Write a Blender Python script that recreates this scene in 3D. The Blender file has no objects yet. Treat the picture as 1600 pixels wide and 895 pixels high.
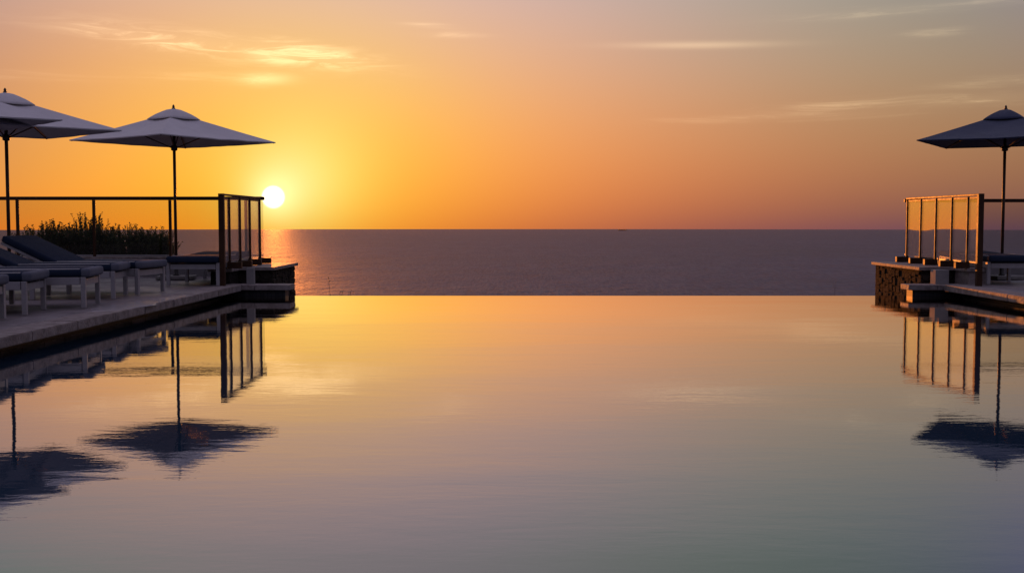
import bpy, bmesh, math, random
from mathutils import Vector, Matrix, noise
PI = math.pi; R = math.radians
sc = bpy.context.scene
COL = sc.collection

# ------------------------------------------------------------------ helpers
def link(o, parent=None):
    COL.objects.link(o)
    if parent: o.parent = parent
    return o
def obj(name, bm, mat, parent=None, smooth=False, loc=None):
    bmesh.ops.recalc_face_normals(bm, faces=bm.faces[:])
    me = bpy.data.meshes.new(name); bm.to_mesh(me); bm.free()
    if mat: me.materials.append(mat)
    if smooth:
        for p in me.polygons: p.use_smooth = True
    o = bpy.data.objects.new(name, me); link(o, parent)
    if loc: o.location = loc
    return o
def tag(o, label, cat, group=None):
    o['label'] = label; o['category'] = cat
    if group: o['group'] = group
    return o
def thing(name, label, cat, loc=(0,0,0), rz=0, group=None):
    o = bpy.data.objects.new(name, None); o.empty_display_size = .1
    link(o); o.location = loc; o.rotation_euler = (0,0,rz)
    return tag(o, label, cat, group)
def struct(name, bm, mat, smooth=False, kind='structure'):
    o = obj(name, bm, mat, None, smooth); o['kind'] = kind; return o
def dup(root, loc, rz, label):
    r = root.copy(); COL.objects.link(r); r.location = loc; r.rotation_euler = (0,0,rz); r['label'] = label
    for ch in list(root.children):
        c = ch.copy(); COL.objects.link(c); c.parent = r
        for g in list(ch.children):
            d = g.copy(); COL.objects.link(d); d.parent = c
    return r
def BM(): return bmesh.new()
def box(bm, x0, x1, y0, y1, z0, z1, bev=0, seg=2, M=None):
    m = Matrix.Translation(((x0+x1)/2,(y0+y1)/2,(z0+z1)/2)) @ Matrix.Diagonal((abs(x1-x0),abs(y1-y0),abs(z1-z0),1))
    if M: m = M @ m
    g = bmesh.ops.create_cube(bm, size=1, matrix=m)
    if bev:
        es = list({e for v in g['verts'] for e in v.link_edges})
        bmesh.ops.bevel(bm, geom=es, offset=bev, segments=seg, profile=.6, affect='EDGES')
    return bm
def tube(bm, pts, r, n=8, cap=True):
    pts = [Vector(p) for p in pts]
    rr = r if isinstance(r, (list,tuple)) else [r]*len(pts)
    rings = []
    for i,p in enumerate(pts):
        t = (pts[min(i+1,len(pts)-1)]-pts[max(i-1,0)]).normalized()
        a = t.cross(Vector((0,0,1)) if abs(t.z)<.9 else Vector((1,0,0))).normalized(); b = t.cross(a)
        rings.append([bm.verts.new(p+rr[i]*(math.cos(2*PI*k/n)*a+math.sin(2*PI*k/n)*b)) for k in range(n)])
    for A,B in zip(rings, rings[1:]):
        for k in range(n): bm.faces.new((A[k],A[(k+1)%n],B[(k+1)%n],B[k]))
    if cap: bm.faces.new(rings[0]); bm.faces.new(rings[-1])
    return bm
def lathe(bm, prof, n=16):
    rings = [[bm.verts.new((r*math.cos(2*PI*k/n), r*math.sin(2*PI*k/n), z)) for k in range(n)] for r,z in prof]
    for A,B in zip(rings, rings[1:]):
        for k in range(n): bm.faces.new((A[k],A[(k+1)%n],B[(k+1)%n],B[k]))
    bm.faces.new(rings[0]); bm.faces.new(rings[-1])
    return bm

# ------------------------------------------------------------------ materials
class NT:
    def __init__(s, name):
        s.m = bpy.data.materials.new(name); s.m.use_nodes = True
        s.t = s.m.node_tree; s.t.nodes.clear()
        s.out = s.t.nodes.new('ShaderNodeOutputMaterial')
    def n(s, typ, ins=None, **kw):
        nd = s.t.nodes.new(typ)
        for k,v in kw.items(): setattr(nd, k, v)
        for k,v in (ins or {}).items():
            if isinstance(v, bpy.types.NodeSocket): s.t.links.new(v, nd.inputs[k])
            else: nd.inputs[k].default_value = v
        return nd
    def surf(s, sock): s.t.links.new(sock, s.out.inputs['Surface'])
    def coord(s, scale=(1,1,1), rot=(0,0,0), src='Object'):
        tc = s.n('ShaderNodeTexCoord')
        return s.n('ShaderNodeMapping', {'Vector': tc.outputs[src], 'Scale': scale, 'Rotation': rot}).outputs[0]
    def noise(s, vec, scale, detail=4, rough=.55, dist=0):
        return s.n('ShaderNodeTexNoise', {'Vector': vec, 'Scale': scale, 'Detail': detail, 'Roughness': rough, 'Distortion': dist}).outputs['Fac']
    def ramp(s, fac, stops):
        r = s.n('ShaderNodeValToRGB', {'Fac': fac}); e = r.color_ramp.elements
        while len(e) < len(stops): e.new(.5)
        for el,(p,c) in zip(e, stops): el.position = p; el.color = tuple(c)+(1,) if len(c)==3 else c
        return r.outputs[0]
    def math(s, op, a, b=None, c=None, clamp=False):
        d = {0: a}
        if b is not None: d[1] = b
        if c is not None: d[2] = c
        return s.n('ShaderNodeMath', d, operation=op, use_clamp=clamp).outputs[0]
    def bump(s, h, strength=.3, dist=.01, normal=None):
        d = {'Height': h, 'Strength': strength, 'Distance': dist}
        if normal is not None: d['Normal'] = normal
        return s.n('ShaderNodeBump', d).outputs[0]
    def mixc(s, fac, a, b, typ='MIX'):
        nd = s.n('ShaderNodeMix', data_type='RGBA', blend_type=typ)
        for k,v in ((0,fac),(6,a),(7,b)):
            if isinstance(v, bpy.types.NodeSocket): s.t.links.new(v, nd.inputs[k])
            else: nd.inputs[k].default_value = v if k==0 else tuple(v)+(1,)
        return nd.outputs[2]
    def pbr(s, **k):
        nm = {'base':'Base Color','rough':'Roughness','metal':'Metallic','normal':'Normal','ior':'IOR','spec':'Specular IOR Level','sheen':'Sheen Weight','sheenr':'Sheen Roughness','coat':'Coat Weight'}
        ins = {}
        for a,v in k.items():
            if a=='base' and not isinstance(v, bpy.types.NodeSocket): v = tuple(v)+(1,)
            ins[nm[a]] = v
        return s.n('ShaderNodeBsdfPrincipled', ins).outputs[0]

def mottled(name, a, b, scale=6, rough=.6, bump=.25, bscale=40, dist=.004, metal=0, spec=.5, detail=5, stretch=(1,1,1), **kw):
    t = NT(name); v = t.coord(stretch)
    c = t.ramp(t.noise(v, scale, detail), [(.32,a),(.68,b)])
    nb = t.bump(t.noise(v, bscale, 4), bump, dist)
    rr = t.math('MULTIPLY_ADD', t.noise(v, scale*1.7, 3), .25, rough-.12)
    t.surf(t.pbr(base=c, rough=rr, normal=nb, metal=metal, spec=spec, **kw)); return t.m

M = {}
M['wood'] = mottled('dark_wood', (.035,.016,.009), (.07,.032,.016), 5, .42, .2, 60, .002, stretch=(6,6,.6))
M['bronze'] = mottled('bronze_metal', (.042,.020,.012), (.066,.032,.018), 9, .48, .08, 80, .001, metal=.1, spec=.16)
M['white'] = mottled('white_frame_paint', (.29,.28,.30), (.36,.35,.37), 7, .38, .06, 90, .001)
M['dark_metal'] = mottled('dark_metal', (.02,.018,.017), (.04,.035,.03), 9, .45, .1, 80, .001, metal=.3)
M['plaster'] = mottled('pale_plaster', (.20,.19,.195), (.27,.255,.26), 5, .8, .35, 55, .004)
M['coping'] = mottled('coping_stone', (.17,.14,.135), (.34,.29,.28), 11, .6, .7, 38, .012, spec=.2)
M['concrete'] = mottled('base_concrete', (.16,.15,.14), (.25,.24,.23), 8, .8, .4, 60, .006)

def fabric(name, a, b, transl=0, sheen=.3, weave=420):
    t = NT(name); v = t.coord()
    c = t.ramp(t.noise(v, 3.5, 5), [(.3,a),(.7,b)])
    wv = t.n('ShaderNodeTexWave', {'Vector': v, 'Scale': weave, 'Distortion': .5}, wave_type='BANDS').outputs['Fac']
    h = t.math('ADD', t.math('MULTIPLY', wv, .12), t.noise(v, 7, 4))
    nb = t.bump(h, .35, .012)
    s = t.pbr(base=c, rough=.85, normal=nb, sheen=sheen, spec=.2)
    if transl:
        tr = t.n('ShaderNodeBsdfTranslucent', {'Color': c, 'Normal': nb}).outputs[0]
        s = t.n('ShaderNodeMixShader', {0: transl, 1: s, 2: tr}).outputs[0]
    t.surf(s); return t.m
M['canopy'] = fabric('canopy_grey_canvas', (.62,.60,.63), (.70,.68,.71), .06)
M['canopy_shade'] = fabric('canopy_shade_canvas', (.035,.048,.10), (.05,.065,.125), .08)  # darker blue colour stands in for shade on the right parasol's canvas
M['navy'] = fabric('navy_cushion', (.012,.021,.048), (.020,.032,.064), 0, 0.)
M['grey_fab'] = fabric('grey_end_fabric', (.10,.11,.15), (.14,.15,.19), 0, 0.)
M['piping'] = fabric('pale_piping', (.5,.5,.52), (.6,.6,.62), 0, .2)

def stone_mat():
    t = NT('dry_stone'); v = t.coord((1,1,1.25))
    wob = t.n('ShaderNodeTexNoise', {'Vector': v, 'Scale': 5., 'Detail': 3.})
    v2 = t.n('ShaderNodeMix', {0: .12}, data_type='VECTOR'); t.t.links.new(v, v2.inputs[4]); t.t.links.new(wob.outputs['Color'], v2.inputs[5])
    vo = t.n('ShaderNodeTexVoronoi', {'Vector': v2.outputs[1], 'Scale': 8.5}, feature='DISTANCE_TO_EDGE')
    vc = t.n('ShaderNodeTexVoronoi', {'Vector': v2.outputs[1], 'Scale': 8.5})
    c = t.ramp(t.n('ShaderNodeSeparateColor', {0: vc.outputs['Color']}).outputs[0], [(0,(.015,.013,.013)),(.5,(.026,.022,.020)),(1,(.045,.037,.033))])
    c = t.mixc(t.math('MULTIPLY', t.noise(v, 40, 5), .6), c, (.05,.04,.035))
    e = t.ramp(vo.outputs['Distance'], [(.0,(0,0,0)),(.09,(1,1,1))])
    c = t.mixc(e, (.018,.015,.014), c)
    h = t.math('ADD', e, t.math('MULTIPLY', t.noise(v, 26, 5), .5))
    t.surf(t.pbr(base=c, rough=.9, spec=.08, normal=t.bump(h, .5, .02))); return t.m
M['stone'] = stone_mat()

def deck_mat():
    t = NT('deck_tiles'); v = t.coord()
    br = t.n('ShaderNodeTexBrick', {'Vector': v, 'Color1': (.26,.225,.235,1), 'Color2': (.335,.295,.305,1), 'Mortar': (.06,.052,.05,1), 'Scale': 1.0,
             'Mortar Size': .006, 'Brick Width': .62, 'Row Height': .41, 'Bias': 0.})
    n1 = t.noise(v, 2.3, 6, .6); n2 = t.noise(v, 19, 5)
    c = t.mixc(.75, br.outputs['Color'], t.ramp(n1, [(.3,(.38,.38,.40)),(.7,(1.,1.,1.))]), 'MULTIPLY')
    c = t.mixc(.5, c, t.ramp(n2, [(.3,(.6,.6,.6)),(.7,(1.,1.,1.))]), 'MULTIPLY')
    rr = t.ramp(t.noise(v, 1.6, 5), [(.42,(.48,)*3),(.62,(.75,)*3)])
    h = t.math('ADD', t.math('MULTIPLY', br.outputs['Fac'], -1.), t.math('MULTIPLY', n2, .6))
    t.surf(t.pbr(base=c, rough=rr, normal=t.bump(h, .35, .004))); return t.m
M['deck'] = deck_mat()

def mosaic_mat():
    t = NT('pool_mosaic'); v = t.coord(rot=(PI/2,0,0))
    br = t.n('ShaderNodeTexBrick', {'Vector': v, 'Color1': (.03,.03,.04,1), 'Color2': (.055,.053,.065,1), 'Mortar': (.015,.015,.017,1), 'Scale': 1.,
             'Mortar Size': .003, 'Brick Width': .05, 'Row Height': .05}, offset=0.)
    c = t.mixc(.5, br.outputs['Color'], t.ramp(t.noise(v, 4, 4), [(.3,(.5,.5,.5)),(.7,(1.,1.,1.))]), 'MULTIPLY')
    t.surf(t.pbr(base=c, rough=.5, spec=.25, normal=t.bump(br.outputs['Fac'], .3, .002))); return t.m
M['mosaic'] = mosaic_mat()

def glass_mat(name, tint, n=1.52, rip=.0006):
    t = NT(name)
    nb = t.bump(t.noise(t.coord((1,1,.4)), 1.3, 1), 1., rip*5)
    bf = t.n('ShaderNodeNewGeometry').outputs['Backfacing']      # keep air-to-glass reflectance on both faces of the pane
    ior = t.math('MULTIPLY_ADD', bf, 1/n-n, n)
    fr = t.n('ShaderNodeFresnel', {'IOR': ior, 'Normal': nb}).outputs[0]
    g = t.n('ShaderNodeBsdfGlossy', {'Color': (1,1,1,1), 'Roughness': .01, 'Normal': nb}).outputs[0]
    tr = t.n('ShaderNodeBsdfTransparent', {'Color': tuple(tint)+(1,)}).outputs[0]
    t.surf(t.n('ShaderNodeMixShader', {0: fr, 1: tr, 2: g}).outputs[0]); return t.m
M['glass'] = glass_mat('clear_glass', (.87,.88,.86), 1.28)
M['coated_glass'] = glass_mat('coated_glass', (.97,.97,.95), 1.5)
M['mirror_glass'] = glass_mat('reflective_glass', (.93,.92,.90), 4.2)

def water_mat():
    t = NT('pool_water')
    v1 = t.coord((.55,1.5,1)); v2 = t.coord((1.8,5.,1)); v3 = t.coord((.08,.25,1))
    h = t.math('ADD', t.math('MULTIPLY', t.noise(t.coord((.22,.8,1)), 1.1, 2, .5, .3), 2.2), t.math('MULTIPLY', t.noise(v1, 1.6, 3, .5, .4), 1.0))
    h = t.math('ADD', h, t.math('MULTIPLY', t.noise(v2, 2.2, 3, .5, .3), .28))
    am = t.ramp(t.noise(v3, 1.7, 2), [(.35,(.55,)*3),(.7,(1.25,)*3)])
    h = t.math('MULTIPLY', t.math('ADD', h, t.math('MULTIPLY', t.noise(t.coord((4.,9.,1)), 2.6, 3, .6), .16)), am)
    nb = t.bump(h, 1., WAVE)
    fr = t.n('ShaderNodeFresnel', {'IOR': 1.333, 'Normal': nb}).outputs[0]
    fac = t.math('MULTIPLY_ADD', fr, 1.45, .115, clamp=True)
    g = t.n('ShaderNodeBsdfGlossy', {'Color': (1,.955,.90,1), 'Roughness': .015, 'Normal': nb}).outputs[0]
    d = t.n('ShaderNodeBsdfDiffuse', {'Color': (.022,.055,.10,1)}).outputs[0]
    t.surf(t.n('ShaderNodeMixShader', {0: fac, 1: d, 2: g}).outputs[0]); return t.m
WAVE = .0012
M['water'] = water_mat()

def puddle_mat():
    t = NT('puddle_water')
    nb = t.bump(t.noise(t.coord((1,3,1)), 6, 2), .4, .0006)
    t.surf(t.pbr(base=(.36,.33,.35), rough=.22, ior=1.45, normal=nb)); return t.m  # pale base colour paints in the bright reflection on the water
M['puddle'] = puddle_mat()

def sea_mat():
    t = NT('sea_water')
    a = t.noise(t.coord((1,.6,1)), .004, 3); b = t.noise(t.coord((.7,1,1)), .022, 4, .6); c_ = t.noise(t.coord((.35,1,1)), .0022, 4, .6)
    h = t.math('ADD', t.math('MULTIPLY', b, 1.), t.math('MULTIPLY', a, 1.5))
    nb = t.bump(h, 1., SEA_H)
    cc = t.ramp(c_, [(.3,(.007,.010,.034)),(.7,(.012,.016,.050))])
    w = t.noise(t.coord((.11,.014,1)), 1., 2, .6); w2 = t.noise(t.coord((.010,.0016,1)), 1., 3, .6)
    mod = t.math('MULTIPLY_ADD', t.math('ADD', w, t.math('MULTIPLY', w2, .35)), 1.5, -.02, clamp=False)
    cc = t.mixc(1., cc, t.ramp(mod, [(.45,(.3,)*3),(.95,(1.7,)*3)]), 'MULTIPLY')
    rr = t.math('MULTIPLY_ADD', mod, -.22, .88, clamp=True)
    nb = t.bump(w, .8, 2.0, nb)
    p = t.n('ShaderNodeBsdfPrincipled', {'Base Color': cc, 'Roughness': rr, 'IOR': 1.38, 'Normal': nb, 'Coat Weight': .28, 'Coat Roughness': .88, 'Coat IOR': 1.7, 'Coat Normal': nb})
    t.surf(p.outputs[0]); return t.m
SEA_H = 5.
M['sea'] = sea_mat()
M['soil'] = mottled('dry_scrub_soil', (.05,.045,.025), (.14,.11,.07), .25, .95, .6, 2., .3)

def leaf_mat():
    t = NT('shrub_leaf')
    g = t.n('ShaderNodeNewGeometry').outputs['Random Per Island']
    c = t.ramp(g, [(0,(.03,.05,.018)),(.6,(.06,.088,.032)),(1,(.11,.12,.05))])
    d = t.pbr(base=c, rough=.55, spec=.3)
    tr = t.n('ShaderNodeBsdfTranslucent', {'Color': c}).outputs[0]
    t.surf(t.n('ShaderNodeMixShader', {0: .58, 1: d, 2: tr}).outputs[0]); return t.m
M['leaf'] = leaf_mat()
M['stem'] = mottled('shrub_stem', (.04,.028,.016), (.08,.055,.03), 12, .8)
M['ship'] = mottled('ship_paint', (.05,.045,.045), (.08,.07,.07), .05, .6, .1, 1., .1)

# ------------------------------------------------------------------ camera
F = 1740.; PITCH = math.atan(102.5/F)
cam = bpy.data.cameras.new('camera'); cam.sensor_width = 36; cam.lens = 36*F/1600; cam.clip_start = .05; cam.clip_end = 120000
co = link(bpy.data.objects.new('camera', cam)); co.location = (0,0,1); co.rotation_euler = (PI/2-PITCH,0,0)
sc.camera = co
def ray(px, y):
    x=(px-800)/F; v=-(y-447.5)/F
    return Vector((x, math.cos(PITCH)+v*math.sin(PITCH), -math.sin(PITCH)+v*math.cos(PITCH))).normalized()

# ------------------------------------------------------------------ sky, sun
SUN = ray(427,308); GLOW = ray(485,304)
TERMS = [(0, 0), (0, 1), (0, 2), (0, 3), (1, 0), (1, 1), (1, 2), (1, 3), (2, 0), (2, 1), (2, 2), (3, 0), (3, 1), (4, 0)]
COEF = [[0.0267, -1.2225, -3.0743], [0.0781, 0.8379, 2.8769], [-0.6254, -0.5, -0.3387], [0.1243, 0.0601, -0.4004], [-0.9264, -1.1076, 0.2498], [0.1679, 1.54, 0.077], [-0.1978, -0.9006, -0.9305], [0.1013, 0.1552, 0.3203], [-0.8411, -0.3099, -0.4767], [0.0014, -0.2607, -0.8627], [0.0785, 0.1873, 0.4592], [0.7433, 0.7412, -0.6896], [-0.0999, -0.5701, 0.957], [0.034, -0.1573, 0.6588], [-0.1167, 0.1963, 1.031], [-0.0363, 0.3582, 1.1421], [-0.0687, 0.3271, -0.376], [-0.6004, -0.7167, 0.3279], [-1.098, -0.2473, 1.5294]]
def build_world():
    w = bpy.data.worlds.new('World'); sc.world = w; w.use_nodes = True
    t = NT.__new__(NT); t.t = w.node_tree; t.t.nodes.clear()
    out = t.n('ShaderNodeOutputWorld')
    mth = t.math
    dirv = t.n('ShaderNodeTexCoord').outputs['Generated']
    dirv = t.n('ShaderNodeVectorMath', {0: dirv}, operation='NORMALIZE').outputs[0]
    s = t.n('ShaderNodeSeparateXYZ', {0: dirv})
    az = mth('ARCTAN2', s.outputs[0], s.outputs[1]); el = mth('ARCSINE', s.outputs[2])
    def clampv(v, a, b): return mth('MINIMUM', mth('MAXIMUM', v, a), b)
    u = mth('DIVIDE', clampv(az,-.46,.46), .5); v = mth('DIVIDE', clampv(el,-.02,.30), .2)
    def theta(S):
        d = t.n('ShaderNodeVectorMath', {0: dirv, 1: S}, operation='DOT_PRODUCT').outputs['Value']
        return mth('ARCCOSINE', mth('MINIMUM', d, 1.))
    th, t2 = theta(SUN), theta(GLOW)
    def gau(x, k):
        q = mth('DIVIDE', x, k); return mth('EXPONENT', mth('MULTIPLY', mth('MULTIPLY', q, q), -1.))
    up = {0:None,1:u}; vp = {0:None,1:v}
    up[2]=mth('MULTIPLY',u,u); up[3]=mth('MULTIPLY',up[2],u); up[4]=mth('MULTIPLY',up[2],up[2])
    vp[2]=mth('MULTIPLY',v,v); vp[3]=mth('MULTIPLY',vp[2],v)
    acc = None
    bs = []
    for i,j in TERMS:
        a,b = up[i],vp[j]
        bs.append(a if b is None else (b if a is None else mth('MULTIPLY',a,b)))
    hz = mth('EXPONENT', mth('DIVIDE', mth('MULTIPLY_ADD', v, .2, .02), -.03))
    bs += [gau(th,.045), gau(t2,.06), gau(t2,.16), hz, mth('MULTIPLY', hz, u)]
    for b,c in zip(bs,COEF):
        if b is None: acc = t.n('ShaderNodeCombineXYZ', {0:c[0],1:c[1],2:c[2]}).outputs[0]; continue
        m = t.n('ShaderNodeVectorMath', {0: tuple(c), 3: b}, operation='SCALE').outputs[0]
        acc = t.n('ShaderNodeVectorMath', {0: acc, 1: m}, operation='ADD').outputs[0]
    s3 = t.n('ShaderNodeSeparateXYZ', {0: acc})
    glow = t.n('ShaderNodeCombineXYZ', {k: mth('EXPONENT', s3.outputs[k]) for k in range(3)}).outputs[0]
    # thin evening cirrus: streaked noise inside soft patches given as directions
    cv = t.n('ShaderNodeCombineXYZ', {0: mth('MULTIPLY', az, 1.), 1: mth('MULTIPLY', el, 1.), 2: 0.}).outputs[0]
    def streak(scale, sx, sy, rot, off, lo, hi):
        mp = t.n('ShaderNodeMapping', {'Vector': cv, 'Scale': (sx,sy,1), 'Rotation': (0,0,rot), 'Location': off}).outputs[0]
        nn = t.noise(mp, scale, 9, .68, .9)
        return t.n('ShaderNodeMapRange', {0: nn, 1: lo, 2: hi}, interpolation_type='SMOOTHSTEP').outputs[0]
    stA = streak(1., 16, 130, .10, (3.1,7.7,0), .44, .66)
    stB = streak(1., 9, 120, -.02, (9.2,1.3,0), .44, .68)
    clouds = None
    # px, y, half width, half height (px), tilt, gain, streaks
    for px,y,hw,hh,tilt,g,st in [(330,72,150,18,-.10,1.1,stA),(500,88,75,14,-.14,2.0,stA),(428,92,36,7,-.08,1.5,'spot'),(418,124,34,8,.05,2.4,'spot'),(330,122,120,9,0.,.35,stB),
            (215,60,85,9,-.12,.9,stA),(672,41,32,4,-.05,1.0,stB),(705,55,42,4,-.02,.7,stB),(1090,71,105,5,-.015,1.6,None),(1320,165,105,7,.05,.75,stB),(1520,157,95,8,.03,.8,stB),(1290,181,110,6,.0,.5,stB),
            (1455,52,36,5,.03,.7,stB),(1570,127,75,6,.03,.7,stB),(1380,19,130,6,.03,.45,stB),(1530,4,150,7,.02,.3,stB),(1150,185,100,5,.02,.5,stB),(20,118,100,7,0,.3,stB),(90,40,120,7,-.05,.2,stB)]:
        d = ray(px,y); a0 = math.atan2(d.x,d.y); e0 = math.asin(d.z)
        da = mth('SUBTRACT', az, a0); de = mth('SUBTRACT', mth('SUBTRACT', el, e0), mth('MULTIPLY', da, tilt))
        A = mth('DIVIDE', da, hw/F); B = mth('DIVIDE', de, hh/F)
        q = mth('ADD', mth('MULTIPLY',A,A), mth('MULTIPLY',B,B))
        q = mth('MULTIPLY', mth('EXPONENT', mth('MULTIPLY', q, -1.)), g)
        if st == 'spot': q = mth('MULTIPLY', q, mth('MULTIPLY_ADD', stA, .45, .45))
        elif st is not None: q = mth('MULTIPLY', q, mth('MULTIPLY_ADD', st, .75, .16))
        else: q = mth('MULTIPLY', q, .38)
        clouds = q if clouds is None else mth('ADD', clouds, q)
    clouds = mth('MINIMUM', clouds, 1.5)
    cl = t.n('ShaderNodeVectorMath', {0: (.34,.26,.145), 3: clouds}, operation='SCALE').outputs[0]
    glow = t.n('ShaderNodeVectorMath', {0: glow, 1: cl}, operation='ADD').outputs[0]
    # solar disc in the sky
    disc = t.n('ShaderNodeMapRange', {0: th, 1: .0110, 2: .0046, 3: 0., 4: 1.}, interpolation_type='SMOOTHSTEP').outputs[0]
    dv = t.n('ShaderNodeVectorMath', {0: (5.,4.6,3.6), 3: disc}, operation='SCALE').outputs[0]
    glow = t.n('ShaderNodeVectorMath', {0: glow, 1: dv}, operation='ADD').outputs[0]
    hv = t.n('ShaderNodeVectorMath', {0: (.36,.31,.18), 3: gau(th,.019)}, operation='SCALE').outputs[0]
    glow = t.n('ShaderNodeVectorMath', {0: glow, 1: hv}, operation='ADD').outputs[0]
    # physical sky everywhere outside the sunset sector
    sky = t.n('ShaderNodeTexSky', sky_type='NISHITA', sun_disc=False)
    sky.sun_elevation = math.asin(SUN.z); sky.sun_rotation = math.atan2(SUN.x, SUN.y)
    base = t.n('ShaderNodeVectorMath', {0: sky.outputs[0], 1: (.07,.068,.11)}, operation='MULTIPLY').outputs[0]
    base = t.n('ShaderNodeVectorMath', {0: base, 1: (.03,.028,.045)}, operation='ADD').outputs[0]
    zz = mth('MAXIMUM', s.outputs[2], 0.)
    zen = t.n('ShaderNodeVectorMath', {0: (.38,.32,.43), 3: mth('MULTIPLY', zz, zz)}, operation='SCALE').outputs[0]
    base = t.n('ShaderNodeVectorMath', {0: base, 1: zen}, operation='ADD').outputs[0]
    we = t.n('ShaderNodeMapRange', {0: el, 1: .30, 2: .70, 3: 1., 4: 0.}, interpolation_type='SMOOTHSTEP').outputs[0]
    wa = t.n('ShaderNodeMapRange', {0: mth('ABSOLUTE', az), 1: .5, 2: 1.5, 3: 1., 4: 0.}, interpolation_type='SMOOTHSTEP').outputs[0]
    mx = t.n('ShaderNodeMix', {0: mth('MULTIPLY', we, wa)}, data_type='VECTOR')
    t.t.links.new(base, mx.inputs[4]); t.t.links.new(glow, mx.inputs[5])
    bg = t.n('ShaderNodeBackground', {'Color': mx.outputs[1], 'Strength': 1.})
    t.t.links.new(bg.outputs[0], out.inputs[0])
    w.cycles.sampling_method = 'MANUAL'; w.cycles.sample_map_resolution = 1024
build_world()
sl = bpy.data.lights.new('sun', 'SUN'); sl.energy = 2.4; sl.color = (1.,.27,.04); sl.angle = R(.5)
so = link(bpy.data.objects.new('sun', sl)); so.rotation_euler = SUN.to_track_quat('Z','Y').to_euler(); so.location = (-4,8,8)

# ------------------------------------------------------------------ setting
DZ = .15                       # deck level above the water
XL, XR = -3.57, 5.70           # deck edges at the far end of the pool
EDGE = 14.87                   # the weir the pool spills over
BL, BR = -2.93, 5.24           # ends of the kerbs beside the weir
def sheet(pts, z, z0=None):
    bm = BM(); vs = [bm.verts.new((x,y,z)) for x,y in pts]; bm.faces.new(vs); return bm
def slab(pts, z0, z1):
    bm = BM(); b = [bm.verts.new((x,y,z0)) for x,y in pts]; t = [bm.verts.new((x,y,z1)) for x,y in pts]
    bm.faces.new(b); bm.faces.new(t); n = len(pts)
    for i in range(n): bm.faces.new((b[i],b[(i+1)%n],t[(i+1)%n],t[i]))
    return bm
def xl(y): return XL - (14.68-y)*.0205     # left edge opens slightly towards the camera
def water_bm():
    bm = BM(); xs0 = [xl(-8)-.2]; 
    pts = [(xl(-8)-.30,-8),(XR+.30,-8),(XR+.30,14.80),(BR+.085,14.80),(BR+.002,14.80),(BR+.002,EDGE),(BL-.002,EDGE),(BL-.002,14.80),(xl(14.8)-.30,14.80)]
    top = [bm.verts.new((x,y,0)) for x,y in pts]; bm.faces.new(top)
    a = bm.verts.new((BL-.002,EDGE+.006,-.012)); b = bm.verts.new((BR+.002,EDGE+.006,-.012))
    a2 = bm.verts.new((BL-.002,EDGE+.012,-.6)); b2 = bm.verts.new((BR+.002,EDGE+.012,-.6))
    bm.faces.new((top[6],top[5],b,a)); bm.faces.new((a,b,b2,a2)); return bm
struct('pool_water', water_bm(), M['water'])
bm = BM(); box(bm, -4.2, 6.2, -8.2, 14.6, -1.6, -1.45); struct('pool_floor', bm, M['mosaic'])
bm = BM(); box(bm, BL-.9, BR+.9, 14.60, EDGE, -1.6, -.015); struct('weir_wall', bm, M['mosaic'])
# left and right decks: slab with overhanging stone edge, recessed wall under it
struct('deck', slab([(-17,-8),(xl(-8)-.30,-8),(xl(14.98)-.30,14.98),(-4.0,14.98),(-4.0,17.05),(-17,17.05)], .02, DZ), M['deck'])
struct('deck', slab([(XR+.30,-8),(17,-8),(17,17.55),(6.3,17.55),(6.3,14.98),(XR+.30,14.98)], .02, DZ), M['deck'])
def edge_stones(x_of, sgn, name):
    bm = BM(); y = -8.; k = 0; rnd = random.Random(5)
    while y < 14.60:
        L = .78+.1*rnd.random(); y2 = min(y+L, 14.672)
        if 14.672-y2 < .3: y2 = 14.672
        j = .004*(rnd.random()-.5)
        a, b = x_of(y)+j, x_of(y2)+j
        ins = -sgn*.296
        vs = [(a,y+.002),(b,y2-.002),(x_of(y2)+ins,y2-.002),(x_of(y)+ins,y+.002)]
        z1 = DZ+.004+.003*rnd.random()
        lo = [bm.verts.new((p[0],p[1],DZ-.075)) for p in vs]; hi = [bm.verts.new((p[0],p[1],z1)) for p in vs]
        fs = [bm.faces.new(lo),bm.faces.new(hi)]+[bm.faces.new((lo[i],lo[(i+1)%4],hi[(i+1)%4],hi[i])) for i in range(4)]
        es = list({e for f in fs for e in f.edges})
        bmesh.ops.bevel(bm, geom=es, offset=.007, segments=2, affect='EDGES')
        y = y2
    return struct(name, bm, M['coping'])
edge_stones(xl, 1, 'deck_edge'); edge_stones(lambda y: XR, -1, 'deck_edge')
struct('pool_wall', slab([(xl(-8)-.27,-8),(xl(14.8)-.27,14.77),(xl(14.8)-.45,14.77),(xl(-8)-.45,-8)], -1.5, .018), M['mosaic'])
struct('pool_wall', slab([(XR+.27,-8),(XR+.27,14.77),(XR+.45,14.77),(XR+.45,-8)], -1.5, .018), M['mosaic'])
# kerbs at the two ends of the weir: mosaic wall with a stone slab on top
for x0,x1,s in ((xl(14.7)-.3,BL,1),(BR,XR+.3,-1)):
    bm = BM()
    a,b = (x0, x1-.085*s) if s>0 else (x0-.085*s, x1)
    box(bm, a, b, 14.775, 15.0, -1.6, .076, .004); struct('kerb_wall', bm, M['mosaic'])
    bm = BM(); n = 2
    for k in range(n):
        u0 = x0+(x1-x0)*k/n; u1 = x0+(x1-x0)*(k+1)/n
        box(bm, u0+.002, u1-.002, 14.68, 15.0, .085, DZ+.006, .007)
    struct('kerb_slab', bm, M['coping'])

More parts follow.
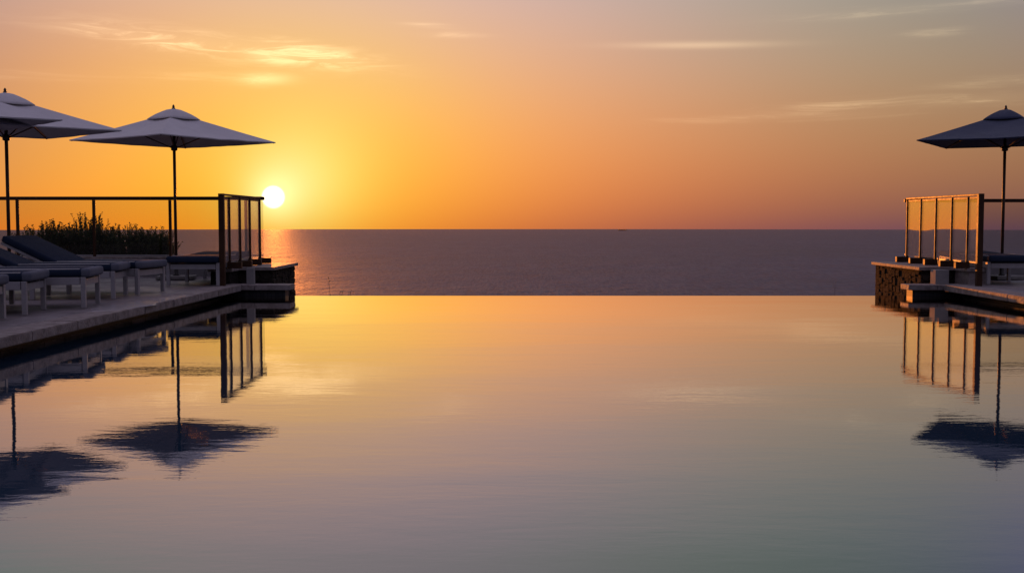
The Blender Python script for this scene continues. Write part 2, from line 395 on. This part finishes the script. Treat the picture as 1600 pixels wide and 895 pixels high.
# sea with the real curve of the earth, so the horizon dips below eye level
def sea_bm():
    bm = BM(); n = 192; A = 176.
    rs = [0]+[120*1.16**k for k in range(44)]
    prev = None
    for r in rs:
        z = -A - r*r/(2*6371000.)
        ring = [bm.verts.new((r*math.sin(2*PI*k/n), r*math.cos(2*PI*k/n), z)) for k in range(n)] if r else [bm.verts.new((0,0,z))]
        if prev:
            for k in range(n):
                if len(prev)==1: bm.faces.new((prev[0], ring[k], ring[(k+1)%n]))
                else: bm.faces.new((prev[k],ring[k],ring[(k+1)%n],prev[(k+1)%n]))
        prev = ring
    return bm
struct('sea', sea_bm(), M['sea'], True)
def hill_bm():
    bm = BM(); xs = [-420+i*14 for i in range(61)]; ys = [15.3,15.8,16.4,17,18,19,20,22]+[22+6*1.17**k-6 for k in range(1,28)]
    g = []
    for y in ys:
        row = []
        for x in xs:
            d = y-15.3
            z = -.9 - (0 if d<4 else (d-4)*.62) + .35*min(1,d/8)*noise.noise((x*.06,y*.06,0)) + min(8,d*.06)*noise.noise((x*.02,y*.02,3))*.6
            if d > 6: z -= .02*abs(x)*min(1,(d-6)/40)
            row.append(bm.verts.new((x,y,max(z,-185))))
        g.append(row)
    for a,b in zip(g,g[1:]):
        for i in range(len(xs)-1): bm.faces.new((a[i],a[i+1],b[i+1],b[i]))
    return bm
struct('hillside', hill_bm(), M['soil'], True)
bm = BM(); box(bm,-17,-4.0,-8.2,15.2,-2.2,.015); box(bm,-17,-4.0,15.2,17.0,-2.2,.012); struct('deck_base', bm, M['concrete'])
bm = BM(); box(bm,6.2,17,-8.2,17.5,-2.2,.015); struct('deck_base', bm, M['concrete'])
# planted terrace beyond the left parapet
bm = BM(); box(bm,-17,-5.0,17.40,19.6,-2.4,.22,.05); struct('planting_bed', bm, M['soil'])

def puddle(cx, cy, lx, ly, seed, label, rz=0):
    bm = BM(); rnd = random.Random(seed); n = 40; ring = []; low = []
    for k in range(n):
        a = 2*PI*k/n; r = 1+.35*noise.noise((2*math.cos(a)+seed,2*math.sin(a),0))
        x,y = lx*r*math.cos(a), ly*r*math.sin(a)
        x,y = x*math.cos(rz)-y*math.sin(rz), x*math.sin(rz)+y*math.cos(rz)
        ring.append(bm.verts.new((cx+x,cy+y,DZ+.009))); low.append(bm.verts.new((cx+x*1.02,cy+y*1.02,DZ+.001)))
    bm.faces.new(ring)
    for k in range(n): bm.faces.new((low[k],low[(k+1)%n],ring[(k+1)%n],ring[k]))
    o = struct('puddle', bm, M['puddle']); o['label'] = label; return o
puddle(-3.86,11.05,.22,.66,3,'long shallow puddle on the left deck near the pool edge', -.05)
puddle(-3.72,12.15,.07,.42,8,'small wet patch on the left deck edge', .0)

# ------------------------------------------------------------------ low walls
def stone_wall(s, label, group):
    # s=-1 left, +1 right ; x measured from the outer (pool) face
    X = -3.31 if s<0 else 5.64
    o = -1 if s<0 else 1
    def bx(bm, a, b, *r, **k): 
        x0,x1 = X+o*a, X+o*b; return box(bm, min(x0,x1), max(x0,x1), *r, **k)
    t = thing('stone_wall', label, 'stone wall', (X,15.3,0), 0, group)
    inv = Matrix.Translation((-X,-15.3,0))
    def put(name, bm, mat): 
        bmesh.ops.transform(bm, matrix=inv, verts=bm.verts[:]); return obj(name, bm, mat, t)
    far = 16.93 if s<0 else 17.27
    bm = BM(); bx(bm, 0, .70, 15.33, far, -2., .318, .012)
    # rough proud stones on the visible faces
    rnd = random.Random(11+s)
    y = 15.36
    while y < far-.12:
        z = -.25
        w = .10+.10*rnd.random()
        while z < .26:
            h = .07+.06*rnd.random()
            d = .004+.020*rnd.random()
            if rnd.random() < .8: bx(bm, -d, .05, y+.006, min(y+w,far-.01)-.004, z+.005, min(z+h,.312)-.004, .008, 1)
            z += h
        y += w
    x = .02
    while x < .44:
        w = .09+.09*rnd.random(); z = -.05
        while z < .26:
            h = .06+.06*rnd.random(); d = .004+.016*rnd.random()
            if rnd.random() < .85: bx(bm, x+.004, x+w-.004, 15.33-d, 15.38, z+.004, min(z+h,.312)-.004, .008, 1)
            z += h
        x += w
    put('wall_core', bm, M['stone'])
    bm = BM(); bx(bm, .46, .72, 14.86, 15.325, -.3, .318, .012); put('wall_return', bm, M['coping'] if s>0 else M['stone'])
    bm = BM()
    for k in range(3):
        y0 = 15.27+(far+.05-15.27)*k/3; y1 = 15.27+(far+.05-15.27)*(k+1)/3
        bx(bm, -.05, .74, y0+.002, y1-.002, .32, .365, .006)
    bx(bm, .43, .75, 14.835, 15.268, .32, .365, .006)
    put('coping', bm, M['coping'])
    bm = BM()
    if s<0: bx(bm, .125, .225, 14.80, 14.88, -.3, .372, .006)
    else: bx(bm, .02, .20, 14.86, 15.05, -.3, .345, .006)
    put('pier', bm, M['plaster'])
    return t
stone_wall(-1, 'low dark stone wall under the left glass balustrade, beside the setting sun', 'stone walls at the ends of the pool edge')
stone_wall(1, 'low dark stone wall under the right, orange-lit glass balustrade', 'stone walls at the ends of the pool edge')
def parapet(x0, x1, y, label):
    t = thing('parapet_wall', label, 'wall', (x0,y,DZ), 0, 'low parapets at the back of the decks')
    bm = BM(); box(bm, 0, x1-x0, 0, .18, -.6, .262, .004); obj('wall_core', bm, M['plaster'], t)
    bm = BM(); x = 0.
    while x < x1-x0-.05:
        b = min(x+1.1, x1-x0); box(bm, x+.002, b-.002, -.03, .21, .264, .30, .006); x = b
    obj('coping', bm, M['coping'], t); return t
parapet(-17, -4.06, 17.06, 'long low plaster parapet with stone coping in front of the shrubs')
parapet(6.42, 17, 17.56, 'low plaster parapet behind the right daybed and umbrella')

# ------------------------------------------------------------------ balustrades
TOP = 1.352
def balustrade(x, ys, s, label, group, glass='coated_glass'):
    # row of posts on the low wall, running away from the camera; s = direction of the pool
    t = thing('glass_balustrade', label, 'balustrade', (x, ys[0], DZ), 0, group)
    L = lambda y: y-ys[0]
    T = TOP-DZ
    for k,y in enumerate(ys):
        bm = BM()
        if k == 0: box(bm, -.036, .036, -.03, .03, 0, T, .004)
        else: box(bm, -.019, .019, L(y)-.011, L(y)+.011, .225, T-.031, .002)
        p = obj('post', bm, M['bronze'], t)
        if k:
            bm = BM(); x0,x1 = sorted((-.022*s, .165*s)); box(bm, x0, x1, L(y)-.036, L(y)+.036, .217, .302, .004)
            obj('foot', bm, M['bronze'], p)
    bm = BM(); box(bm, -.018, .018, .032, L(ys[-1])+.03, T-.026, T, .004); obj('top_rail', bm, M['bronze'], t)
    for a,b in zip(ys, ys[1:]):
        a2 = L(a)+(.032 if a==ys[0] else .018); b2 = L(b)-.018
        bm = BM(); box(bm, -.006, .006, a2, b2, .315, T-.055); g = obj('glass_panel', bm, M[glass], t)
        bm = BM(); box(bm, -.009, .009, a2, b2, T-.066, T-.036, .003); obj('clamp_rail', bm, M['bronze'], g)
    return t
balustrade(-3.763, [14.46,14.83,15.41,15.99,16.62], 1, 'bronze-framed glass balustrade standing right beside the setting sun', 'glass balustrades beside the pool')
balustrade(6.085, [14.50,14.88,15.42,16.0,16.59,17.16], -1, 'bronze-framed glass balustrade whose panes mirror orange sky on the right', 'glass balustrades beside the pool', 'mirror_glass')
def railing(x0, x1, y, xs, top, label):
    t = thing('glass_railing', label, 'railing', (x0,y,DZ+.30), 0, 'glass railings along the back of the decks')
    Tz = top-DZ-.30; W = x1-x0
    bm = BM(); box(bm, 0, W, -.03, .03, Tz-.055, Tz, .006); obj('top_rail', bm, M['bronze'], t)
    xs = [q for q in xs if x0 < q < x1]
    for q in xs:
        bm = BM(); box(bm, q-x0-.018, q-x0+.018, -.025, .025, 0.0, Tz-.056, .004); obj('post', bm, M['bronze'], t)
    ed = [x0]+xs+[x1]
    for a,b in zip(ed,ed[1:]):
        bm = BM(); box(bm, a-x0+.024, b-x0-.024, -.006, .006, .03, Tz-.058); g = obj('glass_panel', bm, M['glass'], t)
        bm = BM(); box(bm, a-x0+.024, b-x0-.024, -.012, .012, .008, .028, .002); obj('bottom_rail', bm, M['white'], g)
    return t
railing(-14.6, -3.80, 17.15, [-14.6+.0-.0+k*1.172-.02 for k in range(0)]+[-7.60-1.172*k for k in range(6,0,-1)]+[-7.60,-6.425,-5.255,-4.09], 1.37, 'long glass railing in front of the shrubs on the left deck')
railing(6.20, 16.6, 17.65, [7.42+.0+1.17*k for k in range(1,8)], 1.345, 'glass railing behind the umbrella on the right deck')

# ------------------------------------------------------------------ umbrellas
def canopy_bm(Rr, za, ze, sag, seed, hem=.014, nr=14, ns=12):
    bm = BM(); C = [Vector((Rr*math.cos(k*PI/2), Rr*math.sin(k*PI/2), 0)) for k in range(4)]
    apex = bm.verts.new((0,0,za)); rings = []
    for i in range(1,nr+1):
        r = i/nr; ring = []
        for k in range(4):
            for j in range(ns):
                s = j/ns; p = C[k].lerp(C[(k+1)%4], s)*r
                edge_in = 1-.025*math.sin(PI*s)*r; p *= edge_in
                z = ze+(za-ze)*(1-r)**1.04
                z -= sag*math.sin(PI*s)*math.sin(PI*min(1,r*.93))
                z += .011*noise.noise((p.x*5+seed,p.y*5,seed))*math.sin(PI*s)
                ring.append(bm.verts.new((p.x,p.y,z)))
        rings.append(ring)
    if hem:
        rings.append([bm.verts.new((v.co.x*.999, v.co.y*.999, v.co.z-hem)) for v in rings[-1]])
    n = 4*ns
    for k in range(n): bm.faces.new((apex, rings[0][k], rings[0][(k+1)%n]))
    for a,b in zip(rings,rings[1:]):
        for k in range(n): bm.faces.new((a[k],b[k],b[(k+1)%n],a[(k+1)%n]))
    return bm
def solid(o, th):
    m = o.modifiers.new('cloth', 'SOLIDIFY'); m.thickness = th; m.offset = 0; return o
def umbrella(loc, rz, tilt, label, mat, seed, wood=True):
    t = thing('umbrella', label, 'umbrella', loc, rz, 'square parasols on the pool decks')
    t.rotation_euler = (tilt[0], tilt[1], rz)
    ZA, ZE, RR = 2.545-DZ, 2.135-DZ, 1.425
    bm = BM(); tube(bm, [(0,0,.0),(0,0,2.40)], .0215, 14); obj('pole', bm, M['wood'], t, True)
    c = obj('canopy', canopy_bm(RR, ZA, ZE, .038, seed), mat, t, False); solid(c, .003)
    # vent cap: small domed square, its lower edge scalloped
    bm = BM(); ns = 10; rings = []
    for rr,dz in ((.05,.044),(.10,.034),(.17,.006),(.25,-.030),(.32,-.070),(.37,-.103)):
        ring = []
        for k in range(4):
            a = Vector((rr*math.cos(k*PI/2), rr*math.sin(k*PI/2),0)); b = Vector((rr*math.cos((k+1)*PI/2), rr*math.sin((k+1)*PI/2),0))
            for j in range(ns):
                s = j/ns; p = a.lerp(b,s)*(1+.05*math.sin(PI*s)); 
                z = ZA+dz + (-.006*math.sin(PI*s)**2 if rr>.36 else 0)
                ring.append(bm.verts.new((p.x,p.y,z)))
        rings.append(ring)
    top = bm.verts.new((0,0,ZA+.052)); n = 4*ns
    for k in range(n): bm.faces.new((top, rings[0][k], rings[0][(k+1)%n]))
    for a,b in zip(rings,rings[1:]):
        for k in range(n): bm.faces.new((a[k],b[k],b[(k+1)%n],a[(k+1)%n]))
    v = obj('vent_cap', bm, mat, c, True); solid(v, .003)
    for k in range(4):
        ca,sa = math.cos(k*PI/2), math.sin(k*PI/2)
        P = lambda r,z: (r*ca, r*sa, z)
        bm = BM(); tube(bm, [P(.04,ZA-.07),P(RR*.5,(ZA+ZE)/2-.035),P(RR*.985,ZE-.012)], .011, 6); rb = obj('rib', bm, M['wood'], t, True)
        bm = BM(); tube(bm, [P(.03,ZE-.10),P(RR*.46,(ZA+ZE)/2-.028)], .009, 6); obj('strut', bm, M['wood'], rb, True)
        bm = BM(); box(bm, RR-.07, RR+.003, -.010, .010, ZE-.015, ZE+.002, .003, M=Matrix.Rotation(k*PI/2,4,'Z')); obj('corner_pocket', bm, mat, rb)
    bm = BM(); lathe(bm, [(.026,ZE-.14),(.045,ZE-.13),(.045,ZE-.07),(.026,ZE-.06)]); obj('runner', bm, M['dark_metal'], t, True)
    bm = BM(); lathe(bm, [(.004,ZA+.045),(.024,ZA+.048),(.026,ZA+.060),(.014,ZA+.068),(.019,ZA+.080),(.012,ZA+.100),(.002,ZA+.112)], 12); obj('finial', bm, M['wood'], t, True)
    b = BM(); box(b, -.26,.26,-.26,.26,0.0,.05,.012); bo = obj('base', b, M['concrete'], t)
    b = BM(); lathe(b, [(.045,.05),(.045,.06),(.032,.07),(.032,.30),(.028,.31)]); obj('sleeve', b, M['dark_metal'], bo, True)
    return t
umbrella((-4.86,16.11,DZ+.008), R(10), (0,0), 'pale grey square parasol, whole canopy in view, nearest the setting sun', M['canopy'], 2)
umbrella((-6.365,14.10,DZ+.008), R(3), (0,0), 'pale grey square parasol with its dark pole close to the left frame edge', M['canopy'], 5)
umbrella((-6.52,12.75,DZ+.008), R(-2), (0,0), 'grey parasol whose corner overlaps in front of another one, its pole out of frame', M['canopy'], 9)
umbrella((7.13,16.2,DZ+.008), R(13), (0,0), 'square parasol in painted dark blue shade, standing alone on the right deck', M['canopy_shade'], 14)

# ------------------------------------------------------------------ loungers
def pad(bm, L, W, T, x1, M4=None, r=.035):
    m = box(bm, x1-L, x1, .02, W-.02, 0, T, r, 4, M=M4); return bm
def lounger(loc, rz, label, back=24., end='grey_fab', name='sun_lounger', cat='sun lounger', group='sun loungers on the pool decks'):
    t = thing(name, label, cat, loc, rz, group)
    W = .70; H = .30; TH = .078
    for x in (-.0275,-.86,-1.75):
        for y in (.0275, W-.0275):
            bm = BM(); box(bm, x-.022, x+.022, y-.022, y+.022, 0, H, .004); obj('leg', bm, M['white'], t)
    fr = BM()
    for y in (.012, W-.042): box(fr, -1.90, -.057, y, y+.03, H-.075, H-.002, .004)
    box(fr, -.04, -.012, .057, W-.057, H-.085, H-.02, .004); box(fr, -1.77, -1.74, .057, W-.057, H-.085, H-.02, .004)
    f = obj('frame', fr, M['white'], t)
    bm = BM()
    for k in range(9): box(bm, -1.0+k*.108, -1.0+k*.108+.05, .043, W-.043, H-.03, H-.012, .003)
    obj('slats', bm, M['dark_metal'], f)
    bm = BM(); pad(bm, 1.04, W, TH, .03); mt = obj('mattress', bm, M['navy'], t, True, (0,0,H+.002))
    bm = BM(); box(bm, -.055, .036, .014, W-.014, -.004, TH+.005, .034, 4); obj('foot_end', bm, M[end], mt, True)  # end piece: grey on the loungers, navy on the daybeds
    for y in (.032, W-.032):
        bm = BM(); tube(bm, [(-1.0,y,TH-.0035),(-.06,y,TH-.0035)], .0055, 6); obj('piping', bm, M['piping'], mt, True)
    Rm = Matrix.Translation((-1.02,0,H+.004)) @ Matrix.Rotation(R(back),4,'Y')
    bm = BM(); box(bm, -.74, 0, .02, W-.02, 0, TH, .032, 4, M=Rm); b = obj('backrest', bm, M['navy'], t, True)
    bm = BM()
    for y in (.03, W-.06): box(bm, -.73, -.03, y, y+.03, -.032, -.003, .003, M=Rm)
    box(bm, -.70, -.66, .062, W-.062, -.03, -.004, .003, M=Rm)
    if back > 8:
        p = Rm @ Vector((-.45,0,-.03)); 
        for y in (.08, W-.08): tube(bm, [(p.x,y,p.z),(-1.62,y,H-.04)], .009, 6)
    obj('backrest_frame', bm, M['white'], t)
    return t
lo = lounger((-4.275,11.98,DZ+.008), R(8), 'navy sun lounger with raised backrest, between two others, behind the puddle')
dup(lo, (-4.24,12.62,DZ+.008), R(-8), 'navy sun lounger angled towards the camera, farthest of the raised-back row')
dup(lo, (-4.11,10.72,DZ+.008), R(9), 'navy sun lounger whose foot end reaches closest to the puddle')
dup(lo, (-4.335,9.93,DZ+.008), R(9), 'navy sun lounger second from the left frame edge, its foot legs fully in view')
dup(lo, (-4.325,8.92,DZ+.008), R(4), 'navy sun lounger cut off by the left frame edge, only one leg showing')
db = lounger((-4.485,14.40,DZ+.008), R(-90), 'flat navy daybed seen end-on beside the left balustrade post', 2., 'navy', 'daybed', 'daybed', 'flat daybeds beside the balustrades')
dup(db, (6.30,14.75,DZ+.008), R(-90), 'flat navy daybed seen end-on beneath the parasol on the right')

# ------------------------------------------------------------------ planting
def shrub(cx, cy, base, lx, ly, hgt, nspr, seed, label, name='shrub', ragged=.35, group='shrubs beyond the glass railing'):
    rnd = random.Random(seed)
    t = thing(name, label, 'shrub', (cx,cy,base), 0, group)
    st = BM(); lf = BM()
    for k in range(nspr):
        a = 2*PI*rnd.random(); q = math.sqrt(rnd.random())
        px,py = lx*q*math.cos(a), ly*q*math.sin(a)
        env = hgt(px)*(1-.30*q*q)*(1-ragged*rnd.random()**1.5)
        lean = Vector((px*.12+.17*rnd.gauss(0,1), .15*rnd.gauss(0,1), 1)).normalized()
        pts = []
        for i in range(6):
            f = i/5
            pts.append(Vector((px,py,0))*(.75+.25*f) + lean*env*f + Vector((.015*rnd.gauss(0,1)*f,.015*rnd.gauss(0,1)*f,0)))
        tube(st, pts, [.005,.0045,.004,.003,.002,.0012], 4, False)
        nl = int(84*env/.7)
        for i in range(nl):
            f = (i+rnd.random())/nl; f = .12+.9*f
            if rnd.random() < .18: continue
            s = min(4, int(min(f,.999)*5)); p = pts[s].lerp(pts[s+1], min(1,f*5-s))
            d = Vector((rnd.gauss(0,1), rnd.gauss(0,1), .35+.35*f)).normalized()
            L = (.024+.022*rnd.random())*(1.15-.40*f); w = L*.34
            sd = d.cross(Vector((rnd.gauss(0,1),rnd.gauss(0,1),rnd.gauss(0,1)))).normalized()*w
            m = p+d*L*.5
            vs = [lf.verts.new(c) for c in (p, m+sd, p+d*L, m-sd)]
            lf.faces.new(vs)
    obj('stems', st, M['stem'], t); obj('foliage', lf, M['leaf'], t)
    return t
B0 = .21
shrub(-7.62,18.3,B0,.50,.34,lambda x:.80+.05*math.sin(9*x),300,1,'dark leafy shrub behind the leftmost visible railing post')
shrub(-6.95,18.4,B0,.42,.34,lambda x:.83+.06*math.sin(7*x+1)+.13*math.exp(-((x+.07)/.09)**2),300,2,'tallest dark shrub, twigs rising above the horizon behind the left railing')
shrub(-6.28,18.3,B0,.42,.32,lambda x:.76-.05*x,260,3,'mid-height dark shrub behind the middle railing post')
shrub(-5.78,18.2,B0,.26,.28,lambda x:.70-.16*x,170,4,'lowest dark shrub at the right end of the planting, behind the parasol pole', ragged=.3)
def twigs(cx, cy, z0, n, w, h, seed, label):
    rnd = random.Random(seed); t = thing('dry_plant', label, 'plant', (cx,cy,z0), 0, 'dry stalks beyond the pool edge')
    bm = BM(); sb = BM()
    for k in range(n):
        x = w*(rnd.random()-.5); H = h*(.75+.3*rnd.random()); b = .05*rnd.gauss(0,1)
        pts = [Vector((x+b*f*f, .04*rnd.gauss(0,1)*f, H*f)) for f in (0,.4,.75,1)]
        tube(bm, pts, [.005,.004,.003,.002], 4)
        for j in range(7):
            p = pts[3]+Vector((.02*rnd.gauss(0,1),.02*rnd.gauss(0,1),.03*rnd.gauss(0,1))); d = Vector((rnd.gauss(0,1),rnd.gauss(0,1),1)).normalized()*.03
            s = Vector((.006,0,0)); sb.faces.new([sb.verts.new(c) for c in (p-s,p+s,p+d)])
    obj('stalks', bm, M['stem'], t); obj('seed_heads', sb, M['leaf'], t)
twigs(-2.75,17.4,-1.35,4,.55,1.36,4,'thin dry stalks rising just past the pool edge beside the left stone wall')
twigs(5.05,17.6,-1.35,3,.2,1.38,7,'few thin dry stalks rising past the pool edge near the right stone wall')

# ------------------------------------------------------------------ ship on the horizon
def ship():
    d = ray(973,358); rr = 27000.; k = rr/math.hypot(d.x,d.y); x,y = d.x*k, d.y*k
    z = -176-rr*rr/(2*6371000.)
    t = thing('cargo_ship', 'tiny dark cargo ship far out on the horizon, right of centre', 'ship', (x,y,z))
    bm = BM(); st = [(-115,10,14),(-100,15,12),(60,15,12),(95,10,13),(116,1,16)]; prev=None
    for X,wd,h in st:
        r = [bm.verts.new(p) for p in ((X-(3 if X>90 else 0),-wd*.7,-4),(X,-wd,h),(X,wd,h),(X-(3 if X>90 else 0),wd*.7,-4))]
        if prev:
            for i in range(4): bm.faces.new((prev[i],prev[(i+1)%4],r[(i+1)%4],r[i]))
        else: bm.faces.new(r)
        prev = r
    bm.faces.new(prev); obj('hull', bm, M['ship'], t)
    bm = BM(); box(bm,-100,-80,-12,12,12.2,34); box(bm,-96,-86,-14,14,34.1,38); obj('bridge', bm, M['ship'], t)
    bm = BM()
    for i in range(8): box(bm,-70+i*19,-54+i*19,-13,13,12.2,22+3*((i*7)%3)); 
    obj('cargo', bm, M['ship'], t)
ship()

# ------------------------------------------------------------------ render settings
sc.render.engine = 'CYCLES'
sc.view_settings.view_transform = 'Standard'; sc.view_settings.look = 'None'
sc.view_settings.exposure = 0; sc.view_settings.gamma = 1; sc.view_settings.use_curve_mapping = False
sc.cycles.use_denoising = True
sc.cycles.max_bounces = 10; sc.cycles.volume_bounces = 0; sc.cycles.transparent_max_bounces = 16
sc.cycles.caustics_reflective = False; sc.cycles.caustics_refractive = False
sc.cycles.sample_clamp_indirect = 4
